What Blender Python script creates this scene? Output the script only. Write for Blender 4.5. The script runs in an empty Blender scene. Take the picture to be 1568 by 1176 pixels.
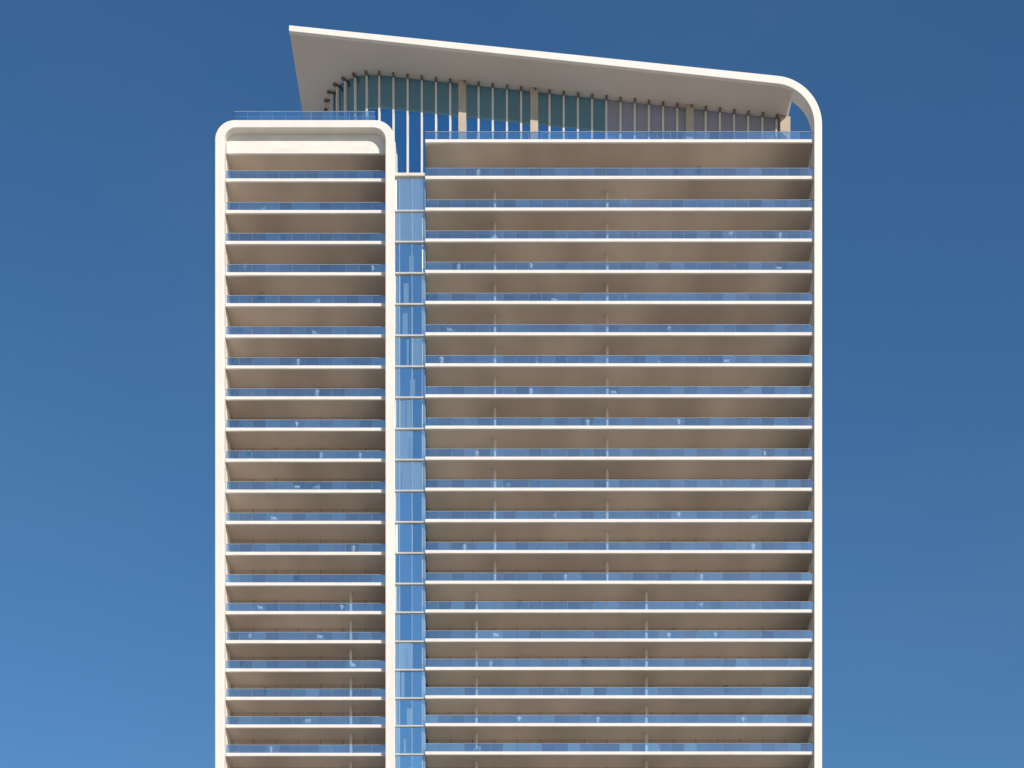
import bpy, bmesh, math, random
from mathutils import Vector, Matrix
random.seed(7)
S=13.6; D=202.0; HY=2150.0; CZ=1.7
def X(px,Y=0.0): return (px-784)/S*(D+Y)/D
def Z(py,Y=0.0): return CZ+(HY-py)/S*(D+Y)/D
scene=bpy.context.scene
scene.view_settings.view_transform='Standard'
scene.view_settings.look='None'
scene.view_settings.exposure=0

# ---------------- materials ----------------
def newmat(name):
    m=bpy.data.materials.new(name); m.use_nodes=True
    nt=m.node_tree; b=nt.nodes['Principled BSDF']
    return m,nt,b
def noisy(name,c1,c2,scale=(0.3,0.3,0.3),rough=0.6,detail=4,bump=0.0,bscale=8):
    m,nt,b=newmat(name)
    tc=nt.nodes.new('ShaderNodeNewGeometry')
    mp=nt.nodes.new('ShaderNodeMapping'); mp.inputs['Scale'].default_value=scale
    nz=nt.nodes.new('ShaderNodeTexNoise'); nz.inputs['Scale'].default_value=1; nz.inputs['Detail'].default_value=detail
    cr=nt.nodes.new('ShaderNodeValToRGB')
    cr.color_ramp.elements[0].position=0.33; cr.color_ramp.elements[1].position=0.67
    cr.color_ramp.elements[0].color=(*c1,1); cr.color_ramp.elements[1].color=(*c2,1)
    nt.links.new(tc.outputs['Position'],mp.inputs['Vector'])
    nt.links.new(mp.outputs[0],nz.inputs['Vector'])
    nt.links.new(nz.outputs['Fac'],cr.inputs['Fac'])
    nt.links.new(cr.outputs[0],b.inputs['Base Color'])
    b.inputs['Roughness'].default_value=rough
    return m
M_white=noisy('white_render',(0.76,0.725,0.67),(0.82,0.79,0.735),(0.5,0.5,0.15),0.6,6)
M_slab =noisy('slab_edge_white',(0.73,0.70,0.65),(0.81,0.78,0.73),(0.6,0.6,2.0),0.7,5)
M_soffit=noisy('soffit_plaster',(0.41,0.335,0.275),(0.65,0.555,0.47),(0.11,0.03,0.45),0.35,2)  # broad noise paints uneven reflected light and shade into the soffit colour
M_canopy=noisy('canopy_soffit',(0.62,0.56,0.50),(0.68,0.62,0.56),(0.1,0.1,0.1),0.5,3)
M_floor=noisy('balcony_tile',(0.60,0.545,0.48),(0.68,0.625,0.56),(0.6,0.6,0.6),0.5,4)
M_mull=noisy('mullion_champagne',(0.66,0.61,0.53),(0.74,0.69,0.61),(1,1,1),0.4,2)
M_brk=noisy('bracket_bronze',(0.12,0.10,0.09),(0.16,0.13,0.11),(1,1,1),0.45,2)
M_frame=noisy('window_frame_bronze',(0.30,0.25,0.20),(0.36,0.30,0.24),(1,1,1),0.45,2)
M_col=noisy('column_stone',(0.42,0.36,0.28),(0.5,0.43,0.34),(0.8,0.8,0.8),0.6,3)
M_post=noisy('partition_post',(0.66,0.61,0.54),(0.74,0.69,0.62),(0.8,0.8,0.8),0.6,3)
M_band=noisy('recess_floor_band',(0.48,0.48,0.47),(0.56,0.55,0.53),(0.8,0.8,0.8),0.5,3)
M_ground=noisy('sandy_ground',(0.37,0.33,0.27),(0.47,0.43,0.36),(0.02,0.02,0.02),0.9,8)
M_pave=noisy('paving',(0.40,0.38,0.35),(0.48,0.46,0.42),(0.4,0.4,0.4),0.8,6)
M_asph=noisy('asphalt',(0.045,0.045,0.048),(0.06,0.06,0.06),(1,1,1),0.9,6)
M_line=noisy('road_paint',(0.7,0.7,0.68),(0.8,0.8,0.78),(1,1,1),0.7,3)
M_steel=noisy('rail_steel',(0.26,0.33,0.42),(0.32,0.39,0.48),(1,1,1),0.35,2)

def glossglass(name,tint,base,fac,rough=0.03,wav=0.0):
    m=bpy.data.materials.new(name); m.use_nodes=True; nt=m.node_tree
    nt.nodes.clear()
    out=nt.nodes.new('ShaderNodeOutputMaterial')
    g=nt.nodes.new('ShaderNodeBsdfGlossy'); g.inputs['Color'].default_value=(*tint,1); g.inputs['Roughness'].default_value=rough
    d=nt.nodes.new('ShaderNodeBsdfDiffuse'); d.inputs['Color'].default_value=(*base,1)
    mx=nt.nodes.new('ShaderNodeMixShader'); mx.inputs[0].default_value=fac
    nt.links.new(d.outputs[0],mx.inputs[1]); nt.links.new(g.outputs[0],mx.inputs[2])
    nt.links.new(mx.outputs[0],out.inputs['Surface'])
    if wav>0:
        geo=nt.nodes.new('ShaderNodeNewGeometry')
        n2=nt.nodes.new('ShaderNodeTexNoise'); n2.inputs['Scale'].default_value=0.6
        bp=nt.nodes.new('ShaderNodeBump'); bp.inputs['Strength'].default_value=wav; bp.inputs['Distance'].default_value=0.05
        nt.links.new(geo.outputs['Position'],n2.inputs['Vector'])
        nt.links.new(n2.outputs['Fac'],bp.inputs['Height']); nt.links.new(bp.outputs[0],g.inputs['Normal'])
    return m
M_pent=glossglass('penthouse_glass',(0.25,0.52,0.72),(0.01,0.05,0.09),0.8,0.02,0.2)
M_pent2=glossglass('penthouse_glass_curtained',(0.52,0.60,0.78),(0.27,0.28,0.38),0.5,0.03,0.2)
M_rec1=glossglass('recess_glass',(0.60,0.82,0.92),(0.04,0.09,0.14),0.82,0.03,0.3)
M_rec2=glossglass('recess_glass_blinds',(0.85,1.0,1.0),(0.26,0.34,0.39),0.72,0.05,0.3)
M_back=glossglass('apartment_glass',(0.88,0.84,0.79),(0.14,0.12,0.10),0.82,0.07,0.3)

def railglass():
    m=bpy.data.materials.new('railing_glass'); m.use_nodes=True; nt=m.node_tree
    nt.nodes.clear()
    out=nt.nodes.new('ShaderNodeOutputMaterial')
    g=nt.nodes.new('ShaderNodeBsdfGlossy'); g.inputs['Color'].default_value=(0.80,0.93,1.0,1); g.inputs['Roughness'].default_value=0.03
    t=nt.nodes.new('ShaderNodeBsdfTransparent'); t.inputs['Color'].default_value=(0.58,0.80,0.97,1)
    mx=nt.nodes.new('ShaderNodeMixShader'); mx.inputs[0].default_value=0.53
    nt.links.new(t.outputs[0],mx.inputs[1]); nt.links.new(g.outputs[0],mx.inputs[2])
    nt.links.new(mx.outputs[0],out.inputs['Surface'])
    return m
M_rail=railglass()

# ---------------- mesh helpers ----------------
class MB:
    def __init__(s): s.v=[]; s.f=[]
    def box(s,x0,x1,y0,y1,z0,z1):
        b=len(s.v)
        s.v+=[(x0,y0,z0),(x1,y0,z0),(x1,y1,z0),(x0,y1,z0),(x0,y0,z1),(x1,y0,z1),(x1,y1,z1),(x0,y1,z1)]
        s.f+=[tuple(b+i for i in q) for q in ((0,3,2,1),(4,5,6,7),(0,1,5,4),(1,2,6,5),(2,3,7,6),(3,0,4,7))]
    def quad(s,a,b_,c,d):
        b=len(s.v); s.v+=[tuple(a),tuple(b_),tuple(c),tuple(d)]; s.f.append((b,b+1,b+2,b+3))
    def obj(s,name,mat,parent=None,bevel=0,smooth=False):
        me=bpy.data.meshes.new(name); me.from_pydata(s.v,[],s.f); me.update()
        bm=bmesh.new(); bm.from_mesh(me); bmesh.ops.recalc_face_normals(bm,faces=bm.faces); bm.to_mesh(me); bm.free()
        o=bpy.data.objects.new(name,me); scene.collection.objects.link(o)
        me.materials.append(mat)
        if parent: o.parent=parent
        if bevel:
            md=o.modifiers.new('bevel','BEVEL'); md.width=bevel; md.segments=3; md.limit_method='ANGLE'; md.angle_limit=math.radians(40)
        return o

tower=bpy.data.objects.new('residential_tower',None); scene.collection.objects.link(tower)

def frame_mesh(outer,inner,y0,y1,name,mat,bevel):
    mb=MB(); n=len(outer)
    for (x,z) in outer: mb.v.append((x,y0,z))
    for (x,z) in inner: mb.v.append((x,y0,z))
    for (x,z) in outer: mb.v.append((x,y1,z))
    for (x,z) in inner: mb.v.append((x,y1,z))
    for i in range(n-1):
        mb.f+= [(i,i+1,n+i+1,n+i),(2*n+i,3*n+i,3*n+i+1,2*n+i+1),(i,2*n+i,2*n+i+1,i+1),(n+i,n+i+1,3*n+i+1,3*n+i)]
    mb.f+=[(0,n,3*n,2*n),(n-1,3*n-1,4*n-1,2*n-1)]
    return mb.obj(name,mat,tower,bevel)
def w(pts): return [(X(a),Z(b)) for a,b in pts]
GY=HY+CZ*S
def lframe(x0,x1,y,r,n=14):
    p=[(x0,GY)]
    for i in range(n+1):
        a=math.pi-(math.pi/2)*i/n; p.append((x0+r+r*math.cos(a), y+r-r*math.sin(a)))
    for i in range(n+1):
        a=math.pi/2-(math.pi/2)*i/n; p.append((x1-r+r*math.cos(a), y+r-r*math.sin(a)))
    p.append((x1,GY)); return p
frame_mesh(w(lframe(330,604.5,187,30)),w(lframe(344.0,590.5,198.5,18.5)),-0.35,1.3,'left_volume_frame',M_white,0.06)
cx,cy=1183,194
def arc(R,a0,a1,n):
    return [(cx+R*math.sin(a0+(a1-a0)*i/n), cy-R*math.cos(a0+(a1-a0)*i/n)) for i in range(n+1)]
aT=math.radians(5.95); aS=math.radians(28)
can_o=[(443,42)]+arc(75,aT,aS,6); can_i=[(443,51)]+arc(63,aT,aS,6)
frm_o=arc(75,aS,math.pi/2,14)+[(1258,GY)]; frm_i=arc(63,aS,math.pi/2,14)+[(1246,GY)]
frame_mesh(w(frm_o),w(frm_i),-0.35,1.6,'right_frame',M_white,0.06)
frame_mesh(w(can_o),w(can_i),-0.35,0.15,'canopy_fascia',M_white,0.05)
can_i2=[(443.5,50.5)]+arc(63.5,aT,aS,6)
can_o2=[(443.5,43)]+arc(74,aT,aS,6)
frame_mesh(w(can_o2),w(can_i2),0.15,18,'canopy_slab',M_canopy,0)
def under_z(x):
    px=x*S+784
    if px<1189.5: return Z(50.5+(px-443.5)*(130.8-50.5)/(1189.5-443.5))
    return Z(cy-math.sqrt(max(0,63.5**2-(px-cx)**2)))

# ---------------- floors ----------------
R_ys=[271.5,320,367.5,415.5,463,511,558.5,606,654,701.5,749,797,844.5,891.5,935.5,980,1023.5,1067,1109.5,1153]
y=1153
while y+43.4<GY-75: y+=43.4; R_ys.append(y)
slab=MB(); soff=MB(); flo=MB(); glass=MB(); steel=MB(); post=MB(); back=MB(); wallw=MB(); backf=MB(); band=MB()
TH=0.36
BD=4.2
def railing(x0,x1,yy,zb,h,gl,st):
    n=max(1,round((x1-x0)/1.45)); dx=(x1-x0)/n
    for i in range(n):
        a=x0+dx*i+0.025; b=x0+dx*(i+1)-0.025
        t=random.uniform(-0.025,0.025); u=random.uniform(-0.03,0.03)
        gl.quad((a,yy-t-u,zb+0.02),(b,yy+t-u,zb+0.02),(b,yy+t+u,zb+h-0.05),(a,yy-t+u,zb+h-0.05))
        if i: st.box(x0+dx*i-0.018,x0+dx*i+0.018,yy+0.055,yy+0.105,zb+0.003,zb+h-0.05)
    st.box(x0,x1,yy-0.03,yy+0.04,zb+h-0.048,zb+h)
def floor(x0,x1,yf,zc,rail=True,deep=BD):
    slab.box(x0,x1,yf,yf+0.28,zc-TH/2,zc+TH/2)
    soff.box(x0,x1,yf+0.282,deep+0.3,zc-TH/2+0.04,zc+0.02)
    flo.box(x0,x1,yf+0.282,deep+0.3,zc+0.022,zc+TH/2-0.03)
    if rail: railing(x0+0.02,x1-0.02,yf+0.10,zc+TH/2,0.93,glass,steel)
def backwall(x0,x1,y,z0,z1):
    n=round((x1-x0)/2.6); dx=(x1-x0)/n
    for i in range(n):
        a=x0+i*dx; b=a+dx; t=random.uniform(-0.03,0.03); u=random.uniform(-0.012,0.012)
        back.quad((a+.04,y-t,z0),(b-.04,y+t,z0),(b-.04,y+t+u,z1),(a+.04,y-t+u,z1))
        backf.box(a-.03,a+.03,y-0.06,y+0.06,z0,z1)
Lx0,Lx1=X(344.5)+0.005,X(590)-0.005
Rx0,Rx1=X(651),X(1246)-0.005
RY=0.0; LY=0.42
zs=[]
for k,yy in enumerate(R_ys):
    zc=Z(yy,RY); zs.append(zc)
    floor(Rx0,Rx1,RY,zc)
    floor(Lx0,Lx1,LY,zc)
zt=Z(215.5); floor(Rx0,Rx1,RY,zt,rail=False)
railing(Rx0,Rx1-0.1,0.10,zt+TH/2,0.92,glass,steel)
allz=[zt]+zs
for k in range(len(allz)-1):
    zb=allz[k+1]+TH/2-0.03; ztop=allz[k]-TH/2+0.04
    backwall(Rx0+0.1,Rx1,BD,zb,ztop)
    if k>0: backwall(Lx0,Lx1,BD,zb,ztop)
    else: backwall(Lx0,Lx1,BD,zb,Z(233,1.4))
    if k>0:
        if k<14:
            for px in (758,930): post.box(X(px,2)-0.13,X(px,2)+0.13,2.0,2.6,zb,ztop)
        else:
            for px in (730,990): post.box(X(px,2)-0.13,X(px,2)+0.13,2.0,2.6,zb,ztop)
            post.box(X(537,2)-0.13,X(537,2)+0.13,2.2,2.8,zb,ztop)
slab.box(X(345),X(589.5),0.75,1.1,Z(235,0.75),Z(200,0.75)+0.2)
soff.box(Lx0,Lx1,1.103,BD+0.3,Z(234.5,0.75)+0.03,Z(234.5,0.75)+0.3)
zlow=0.02
wallw.box(X(331),X(344.5),1.302,BD+0.4,zlow,Z(200))
wallw.box(X(590),X(604.3),1.302,BD+0.4,zlow,Z(205))
wallw.box(X(1246),X(1257.5),1.602,BD+0.4,zlow,zt+0.15)
# recess
recA=MB(); recB=MB(); recS=MB(); recW=MB()
rx0,rx1=X(604.5)+0.01,X(651)-0.02
rz=[Z(266,0.3)]+[Z(yy+1.2,0.3) for yy in R_ys[1:]]
for k,zc in enumerate(rz):
    th=0.09 if k else 0.16
    if k==0: post.box(rx0,rx1,0.3,5.3,zc-0.2,zc+0.12)
    else: band.box(rx0+0.003,rx1,0.42,0.75,zc-th,zc+th)
    if k<len(rz)-1:
        z1=zc-th; z0=rz[k+1]+0.09
        xs=[rx0,rx0+0.5,rx0+0.55+1.35,rx1-0.35,rx1]
        for i in range(4):
            tgt=recB if (random.random()<(0.75 if i in(0,3) else 0.18)) else recA
            t=random.uniform(-0.03,0.03); u=random.uniform(-0.08,0.02)
            tgt.quad((xs[i]+.02,0.65-t,z0),(xs[i+1]-.02,0.65+t,z0),(xs[i+1]-.02,0.65+t+u,z1),(xs[i]+.02,0.65-t+u,z1))
            if i: recS.box(xs[i]-0.03,xs[i]+0.03,0.53,0.69,z0,z1)
        if random.random()<0.6:
            xx=random.uniform(rx0+0.6,rx1-1.2); recW.box(xx,xx+random.uniform(.25,.6),0.50,0.53,z0,z0+random.uniform(.5,1)*(z1-z0))
for k in range(len(allz)-1):
    recA.quad((Rx0+0.03,0.75,allz[k+1]+TH/2),(Rx0+0.03,BD,allz[k+1]+TH/2),(Rx0+0.03,BD,allz[k]-TH/2+0.04),(Rx0+0.03,0.75,allz[k]-TH/2+0.04))
wallw.box(rx0,rx1,0.8,BD+0.3,zlow,rz[0]-0.21)
recA.obj('recess_glazing',M_rec1,tower); recB.obj('recess_glazing_blinds',M_rec2,tower); recS.obj('recess_mullions',M_steel,tower)
recW.obj('recess_light_panes',M_rec2,tower); band.obj('recess_floor_bands',M_band,tower,0.02)
core=MB()
core.box(X(332),X(604),BD+0.41,24,zlow,Z(192))
core.box(X(604)+0.01,X(1257),5.35,24,zlow,zt)
core.box(X(604)+0.01,X(1257),BD+0.41,5.34,zlow,rz[0]-0.3)
core.box(X(651),X(1257),BD+0.41,5.34,rz[0]-0.29,zt-0.01)
core.obj('rear_volume',M_white,tower)
zr=Z(187)
railing(X(359),X(574),0.1,zr,1.28,glass,steel)
railing(X(359),X(574),0.9,zr,1.28,glass,steel)
flo.box(X(358),X(576),1.31,4.6,Z(199),Z(189))
# ---------------- penthouse ----------------
pg=MB(); pg2=MB(); pm=MB(); pb=MB(); pc=MB()
WY=5.0
xa=X(575,WY); xb=X(1206,WY); Rr=6.3
path=[]
step=21.7/S*(D+WY)/D
n=int((xb-xa)/step)+1
for i in range(n): path.append((xa+0.45+i*step,WY,0,-1))
path=[p for p in path if p[0]<xb]+[(xb,WY,0,-1)]
curve=[]
for i in range(1,8):
    a=math.radians(90*i/7); curve.append((xa+0.45-Rr*math.sin(a),WY+Rr-Rr*math.cos(a),-math.sin(a),-math.cos(a)))
curve.append((curve[-1][0],WY+Rr+2.2,-1,0)); curve.append((curve[-1][0],WY+Rr+4.4,-1,0)); 
path=list(reversed(curve))+path
zfloor=zt+TH/2-0.03; zdeep=rz[0]+0.12
for i in range(len(path)-1):
    a=path[i]; b=path[i+1]
    zb=zdeep if a[0]<X(655,WY) else zfloor
    t=random.uniform(-0.012,0.012)
    xm=(a[0]+b[0])/2
    tgt=pg2 if (xm*S*D/(D+WY)+784)>930 else pg
    tgt.quad((a[0],a[1]-t,zb),(b[0],b[1]+t,zb),(b[0],b[1]+t,under_z(b[0])),(a[0],a[1]-t,under_z(a[0])))
def obox(mb,cxx,cyy,dx,dy,hw,d0,d1,z0,z1):
    tx,ty=-dy,dx
    c=[(cxx+dx*d+tx*s,cyy+dy*d+ty*s) for d,s in((d0,-hw),(d0,hw),(d1,hw),(d1,-hw))]
    b=len(mb.v); mb.v+=[(p[0],p[1],z0) for p in c]+[(p[0],p[1],z1) for p in c]
    mb.f+=[tuple(b+i for i in q) for q in ((0,3,2,1),(4,5,6,7),(0,1,5,4),(1,2,6,5),(2,3,7,6),(3,0,4,7))]
for p in path:
    zb=zdeep if p[0]<X(655,WY) else zfloor
    obox(pm,p[0],p[1],p[2],p[3],0.11,0.02,0.32,zb,under_z(p[0])-0.30)
    obox(pb,p[0],p[1],p[2],p[3],0.10,0.0,0.75,under_z(p[0])-0.29,under_z(p[0])-0.04)
for px in (708,818,1056):
    x=X(px,4.6); pc.box(x-0.45,x+0.45,4.35,4.97,zfloor,under_z(x)-0.02)
x=X(1202,4.3); pc.box(x-0.55,x+0.6,4.2,5.3,zfloor,under_z(x)-0.01)
pw=MB(); pw.box(xb-0.2,xb,5.31,15.5,zfloor,under_z(xb)-0.1)
pw.box(curve[-1][0],xb,15.5,15.7,zdeep,under_z(xb)-0.1)
pw.obj('penthouse_rear_walls',M_white,tower)
pg.obj('penthouse_glazing',M_pent,tower); pg2.obj('penthouse_glazing_curtained',M_pent2,tower)
pm.obj('penthouse_mullions',M_mull,tower); pb.obj('penthouse_brackets',M_brk,tower); pc.obj('penthouse_columns',M_col,tower)
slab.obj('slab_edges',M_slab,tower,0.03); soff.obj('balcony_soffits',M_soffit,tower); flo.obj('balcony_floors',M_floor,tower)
glass.obj('railing_glass',M_rail,tower); steel.obj('railing_steel',M_steel,tower); post.obj('balcony_columns',M_post,tower)
back.obj('apartment_glazing',M_back,tower); backf.obj('apartment_window_frames',M_frame,tower); wallw.obj('end_walls',M_white,tower)

# ---------------- balcony life ----------------
def leafplant():
    pot=MB(); 
    def ring(r,z): return [(r*math.cos(i*math.pi/5),r*math.sin(i*math.pi/5),z) for i in range(10)]
    pts=[ring(0.16,0),ring(0.24,0.42),ring(0.21,0.42),ring(0.2,0.36)]
    for r in pts: pot.v+=r
    for k in range(3):
        for i in range(10):
            j=(i+1)%10; pot.f.append((k*10+i,k*10+j,k*10+10+j,k*10+10+i))
    pot.f.append(tuple(range(30,40)))
    nf=len(pot.f)
    rnd=random.Random(3)
    for s in range(9):
        a=rnd.uniform(0,6.28); l=rnd.uniform(0.5,0.95); tip=Vector((math.cos(a)*0.35*rnd.random(),math.sin(a)*0.35*rnd.random(),0.4+l))
        base=Vector((0,0,0.36))
        pot.quad(base+Vector((.012,0,0)),base-Vector((.012,0,0)),tip-Vector((.006,0,0)),tip+Vector((.006,0,0)))
        for q in range(13):
            c=base.lerp(tip,rnd.uniform(0.35,1.0))
            d=Vector((rnd.uniform(-1,1),rnd.uniform(-1,1),rnd.uniform(-0.2,1))).normalized()
            sd=d.cross(Vector((rnd.uniform(-1,1),rnd.uniform(-1,1),rnd.uniform(-1,1)))).normalized()*0.05
            L=rnd.uniform(.16,.3)
            pot.quad(c,c+d*L*.5+sd,c+d*L,c+d*L*.5-sd)
    return pot,nf
M_leaf=noisy('foliage',(0.035,0.07,0.02),(0.09,0.13,0.04),(4,4,4),0.6,3)
M_pot=noisy('terracotta',(0.3,0.2,0.14),(0.36,0.26,0.19),(3,3,3),0.7,3)
p0,nf=leafplant()
plant=p0.obj('potted_plant',M_pot); plant.data.materials.append(M_leaf)
for i,pl in enumerate(plant.data.polygons): pl.material_index=1 if i>=nf else 0
def link(name,me,loc,rot=0,sc=1):
    o=bpy.data.objects.new(name,me); scene.collection.objects.link(o); o.location=loc; o.rotation_euler=(0,0,rot); o.scale=(sc,)*3; return o
def person(cloth_t,cloth_b,hair,pose):
    rest=[('pelvis',(0,0,0.95),.14),('chest',(0,0.0,1.28),.15),('neck',(0,0,1.47),.06),('head',(0,-0.01,1.60),.085),('crown',(0,0,1.70),.075),
          ('ls',(-.17,0,1.40),.06),('rs',(.17,0,1.40),.06)]
    if pose==0: arms=[('le',(-.24,-.10,1.17),.042),('lh',(-.20,-.34,1.10),.03),('re',(.24,-.10,1.17),.042),('rh',(.18,-.34,1.10),.03)]
    elif pose==1: arms=[('le',(-.26,.02,1.13),.042),('lh',(-.27,-.06,.87),.03),('re',(.27,-.06,1.15),.042),('rh',(.12,-.25,1.3),.03)]
    else: arms=[('le',(-.25,.03,1.13),.042),('lh',(-.26,-.03,.87),.03),('re',(.25,.03,1.13),.042),('rh',(.26,-.03,.87),.03)]
    legs=[('lk',(-.11,-.02,.50),.065),('la',(-.12,.03,.08),.04),('lt',(-.13,-.13,.035),.035),('rk',(.11,-.03,.50),.065),('ra',(.13,.0,.08),.04),('rt',(.15,-.15,.035),.035),('lhip',(-.09,0,.88),.09),('rhip',(.09,0,.88),.09)]
    V=rest+arms+legs; idx={n:i for i,(n,_,_) in enumerate(V)}
    E=[('pelvis','chest'),('chest','neck'),('neck','head'),('head','crown'),('chest','ls'),('chest','rs'),('ls','le'),('le','lh'),('rs','re'),('re','rh'),('pelvis','lhip'),('pelvis','rhip'),('lhip','lk'),('lk','la'),('la','lt'),('rhip','rk'),('rk','ra'),('ra','rt')]
    me=bpy.data.meshes.new('p'); me.from_pydata([v for _,v,_ in V],[(idx[a],idx[b]) for a,b in E],[])
    o=bpy.data.objects.new('p',me); scene.collection.objects.link(o)
    sk=o.modifiers.new('s','SKIN'); o.modifiers.new('ss','SUBSURF').levels=1
    for i,(n_,_,r) in enumerate(V): me.skin_vertices[0].data[i].radius=(r,r*0.8 if n_ in('pelvis','chest') else r)
    me.skin_vertices[0].data[0].use_root=True
    dg=bpy.context.evaluated_depsgraph_get(); m2=bpy.data.meshes.new_from_object(o.evaluated_get(dg))
    bpy.data.objects.remove(o)
    m2.materials.clear()
    for c,nm in ((cloth_t,'shirt'),(cloth_b,'trousers'),((.45,.28,.2),'skin'),(hair,'hair')):
        m2.materials.append(noisy(nm,c,tuple(min(1,k*1.15) for k in c),(9,9,9),.8,2))
    for pl in m2.polygons:
        c=pl.center; pl.use_smooth=True
        if c.z>1.62 or (c.z>1.54 and c.y>0.02): k=3
        elif c.z>1.45: k=2
        elif math.hypot(c.x,c.y)>.22 and (c.z<1.16 and c.z>.75 or c.y<-.18 and c.z>.75): k=2
        elif c.z>.93: k=0
        elif c.z>.09: k=1
        else: k=3
        pl.material_index=k
    return m2
pm_=[person((.6,.6,.58),(.08,.1,.16),(.04,.025,.015),0),person((.15,.22,.35),(.5,.46,.4),(.1,.06,.03),1),person((.65,.62,.6),(.6,.58,.52),(.03,.02,.02),2),person((.2,.2,.22),(.05,.05,.06),(.25,.15,.07),0)]
def chair():
    c=MB()
    c.box(-.32,.32,-.3,.3,.34,.42); c.box(-.32,.32,.24,.32,.42,.95)
    for sx in(-.34,.30):
        c.box(sx,sx+.04,-.3,-.26,0,.6); c.box(sx,sx+.04,.26,.30,0,.6); c.box(sx,sx+.04,-.3,.3,.6,.64)
    return c
M_wick=noisy('white_cushion',(.6,.58,.54),(.7,.68,.64),(3,3,3),.8,3)
ch=chair().obj('balcony_armchair',M_wick)
specks={0:[(732,'p'),(1036,'t'),(1070,'t')],1:[(957,'q')],2:[(757,'c'),(978,'q'),(1120,'p'),(1195,'p')],3:[(702,'p'),(813,'p'),(1193,'c')],4:[(958,'q'),(850,'c')],
5:[(1025,'p'),(1235,'q'),(690,'c')],6:[(676,'p'),(822,'q'),(1010,'q'),(1113,'c')],7:[(813,'p'),(1140,'c'),(940,'c')],8:[(900,'p'),(1040,'p')],9:[(730,'p'),(843,'q'),(1172,'p')],
10:[(775,'c'),(1105,'q')],11:[(850,'p'),(1040,'p'),(1155,'c')],12:[(711,'p'),(1155,'p')],13:[(866,'p'),(1075,'p')],14:[(1209,'t'),(795,'t'),(1075,'p')],15:[(1025,'p'),(1097,'p'),(760,'c')],
16:[(751,'p'),(895,'t')],17:[(860,'q'),(1113,'t')],18:[(795,'p'),(916,'p'),(1140,'p')],19:[(730,'c'),(1010,'q')]}
lsp={1:[(400,'c')],2:[(434,'t')],3:[(374,'q'),(570,'p')],4:[(400,'t'),(484,'c')],5:[(366,'t'),(484,'c')],6:[(455,'p'),(546,'t')],7:[(484,'p')],8:[(368,'t'),(453,'p')],9:[(381,'t'),(490,'p'),(550,'p')],
10:[(455,'c'),(484,'c')],11:[(420,'c')],12:[(540,'p')],13:[(455,'t')],14:[(522,'p'),(400,'c')],15:[(381,'p'),(490,'c')],16:[(368,'t'),(540,'c')],17:[(407,'t')],18:[(470,'c')],19:[(412,'p')]}
first={'t':True,'c':True}
def put(px,kind,zc,yb,k):
    z=zc+TH/2-0.028; yy=yb+random.uniform(.5,.8); x=X(px,yy)
    if kind in'pq':
        mesh=pm_[random.choice((0,2)) if kind=='p' else random.choice((1,3))]
        link('person',mesh,(x,yb+1.0+0.05*k,z),random.uniform(-.7,.7),random.uniform(.94,1.04))
    elif kind=='t':
        if first['t']: plant.location=(x,yy,z); first['t']=False
        else: link('potted_plant',plant.data,(x,yy,z),random.uniform(0,6),random.uniform(.85,1.1))
    else:
        if first['c']: ch.location=(x,yy+.1,z); first['c']=False
        else: link('balcony_armchair',ch.data,(x,yy+.1,z),random.uniform(-.8,.8))
for k,l in specks.items():
    for px,kd in l: put(px,kd,zs[k],RY,k)
for k,l in lsp.items():
    for px,kd in l: put(px,kd,zs[k],LY,k)

# ---------------- ground ----------------
def plane(name,x0,x1,y0,y1,z,mat):
    m=MB(); m.quad((x0,y0,z),(x1,y0,z),(x1,y1,z),(x0,y1,z)); return m.obj(name,mat)
plane('ground',-6000,6000,-6000,6000,0,M_ground)
pv=MB(); pv.box(-60,60,-30,40,0.004,0.12); pv.obj('paving',M_pave)
plane('road',-3000,3000,-60,-46,0.004,M_asph)
rl=MB()
for i in range(-60,60): rl.box(i*6,i*6+3,-53.07,-52.93,0.008,0.012)
rl.obj('road_markings',M_line)
lob=MB()
for i in range(30):
    a=Lx0+i*(Rx1-Lx0)/30; b=a+(Rx1-Lx0)/30
    if b<X(590) or a>X(651): lob.quad((a+.05,2.5,.13),(b-.05,2.5,.13),(b-.05,2.5,zs[-1]-.3),(a+.05,2.5,zs[-1]-.3))
lob.obj('lobby_glazing',M_rec1,tower)

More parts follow.
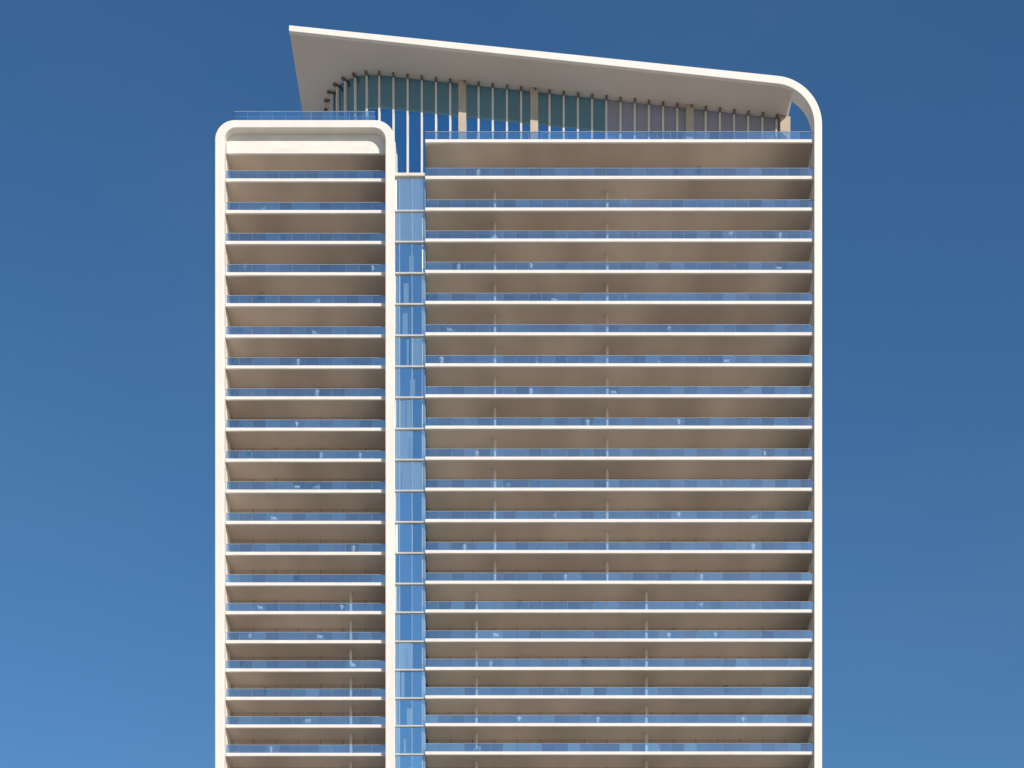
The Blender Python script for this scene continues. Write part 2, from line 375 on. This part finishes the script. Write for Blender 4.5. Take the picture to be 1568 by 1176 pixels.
# ---------------- light ----------------
SUN_EL=math.radians(30); AZ=math.radians(36)
sdir=Vector((math.sin(AZ)*math.cos(SUN_EL),-math.cos(AZ)*math.cos(SUN_EL),math.sin(SUN_EL)))
ld=bpy.data.lights.new('sun','SUN'); ld.energy=4.3; ld.angle=math.radians(0.5); ld.color=(1,0.885,0.76)
lo=bpy.data.objects.new('sun',ld); scene.collection.objects.link(lo)
lo.rotation_euler=(-sdir).to_track_quat('-Z','Y').to_euler(); lo.location=(100,-200,150)
wd=bpy.data.worlds.new('World'); scene.world=wd; wd.use_nodes=True
nt=wd.node_tree; bg=nt.nodes['Background']
sky=nt.nodes.new('ShaderNodeTexSky'); sky.sky_type='NISHITA'; sky.sun_disc=False
sky.sun_elevation=SUN_EL; sky.sun_rotation=math.atan2(sdir.x,sdir.y)
sky.air_density=1.0; sky.dust_density=0.4; sky.ozone_density=3.8; sky.altitude=0
hs=nt.nodes.new('ShaderNodeHueSaturation'); hs.inputs['Saturation'].default_value=1.19
hs.inputs['Hue'].default_value=0.498
tc=nt.nodes.new('ShaderNodeTexCoord'); mp=nt.nodes.new('ShaderNodeMapping'); mp.inputs['Scale'].default_value=(3,3,9)
nz=nt.nodes.new('ShaderNodeTexNoise'); nz.inputs['Scale'].default_value=1.3; nz.inputs['Detail'].default_value=5
mr=nt.nodes.new('ShaderNodeMapRange'); mr.inputs['From Min'].default_value=0.5; mr.inputs['From Max'].default_value=0.85; mr.inputs['To Max'].default_value=0.04
mx=nt.nodes.new('ShaderNodeMixRGB'); mx.inputs['Color2'].default_value=(3.5,4.0,4.8,1)
nt.links.new(tc.outputs['Generated'],mp.inputs[0]); nt.links.new(mp.outputs[0],nz.inputs['Vector']); nt.links.new(nz.outputs['Fac'],mr.inputs['Value'])
nt.links.new(sky.outputs[0],hs.inputs['Color']); nt.links.new(hs.outputs[0],mx.inputs['Color1']); nt.links.new(mr.outputs[0],mx.inputs['Fac'])
nt.links.new(mx.outputs[0],bg.inputs['Color']); bg.inputs['Strength'].default_value=0.108

# ---------------- camera ----------------
cd=bpy.data.cameras.new('camera'); cam=bpy.data.objects.new('camera',cd); scene.collection.objects.link(cam)
cam.location=(0,-D,CZ); cam.rotation_euler=(math.radians(90),0,0)
cd.sensor_width=36; cd.lens=S*D/1568*36; cd.shift_y=(HY-588)/1568
cd.clip_end=20000; cd.clip_start=1
scene.camera=cam
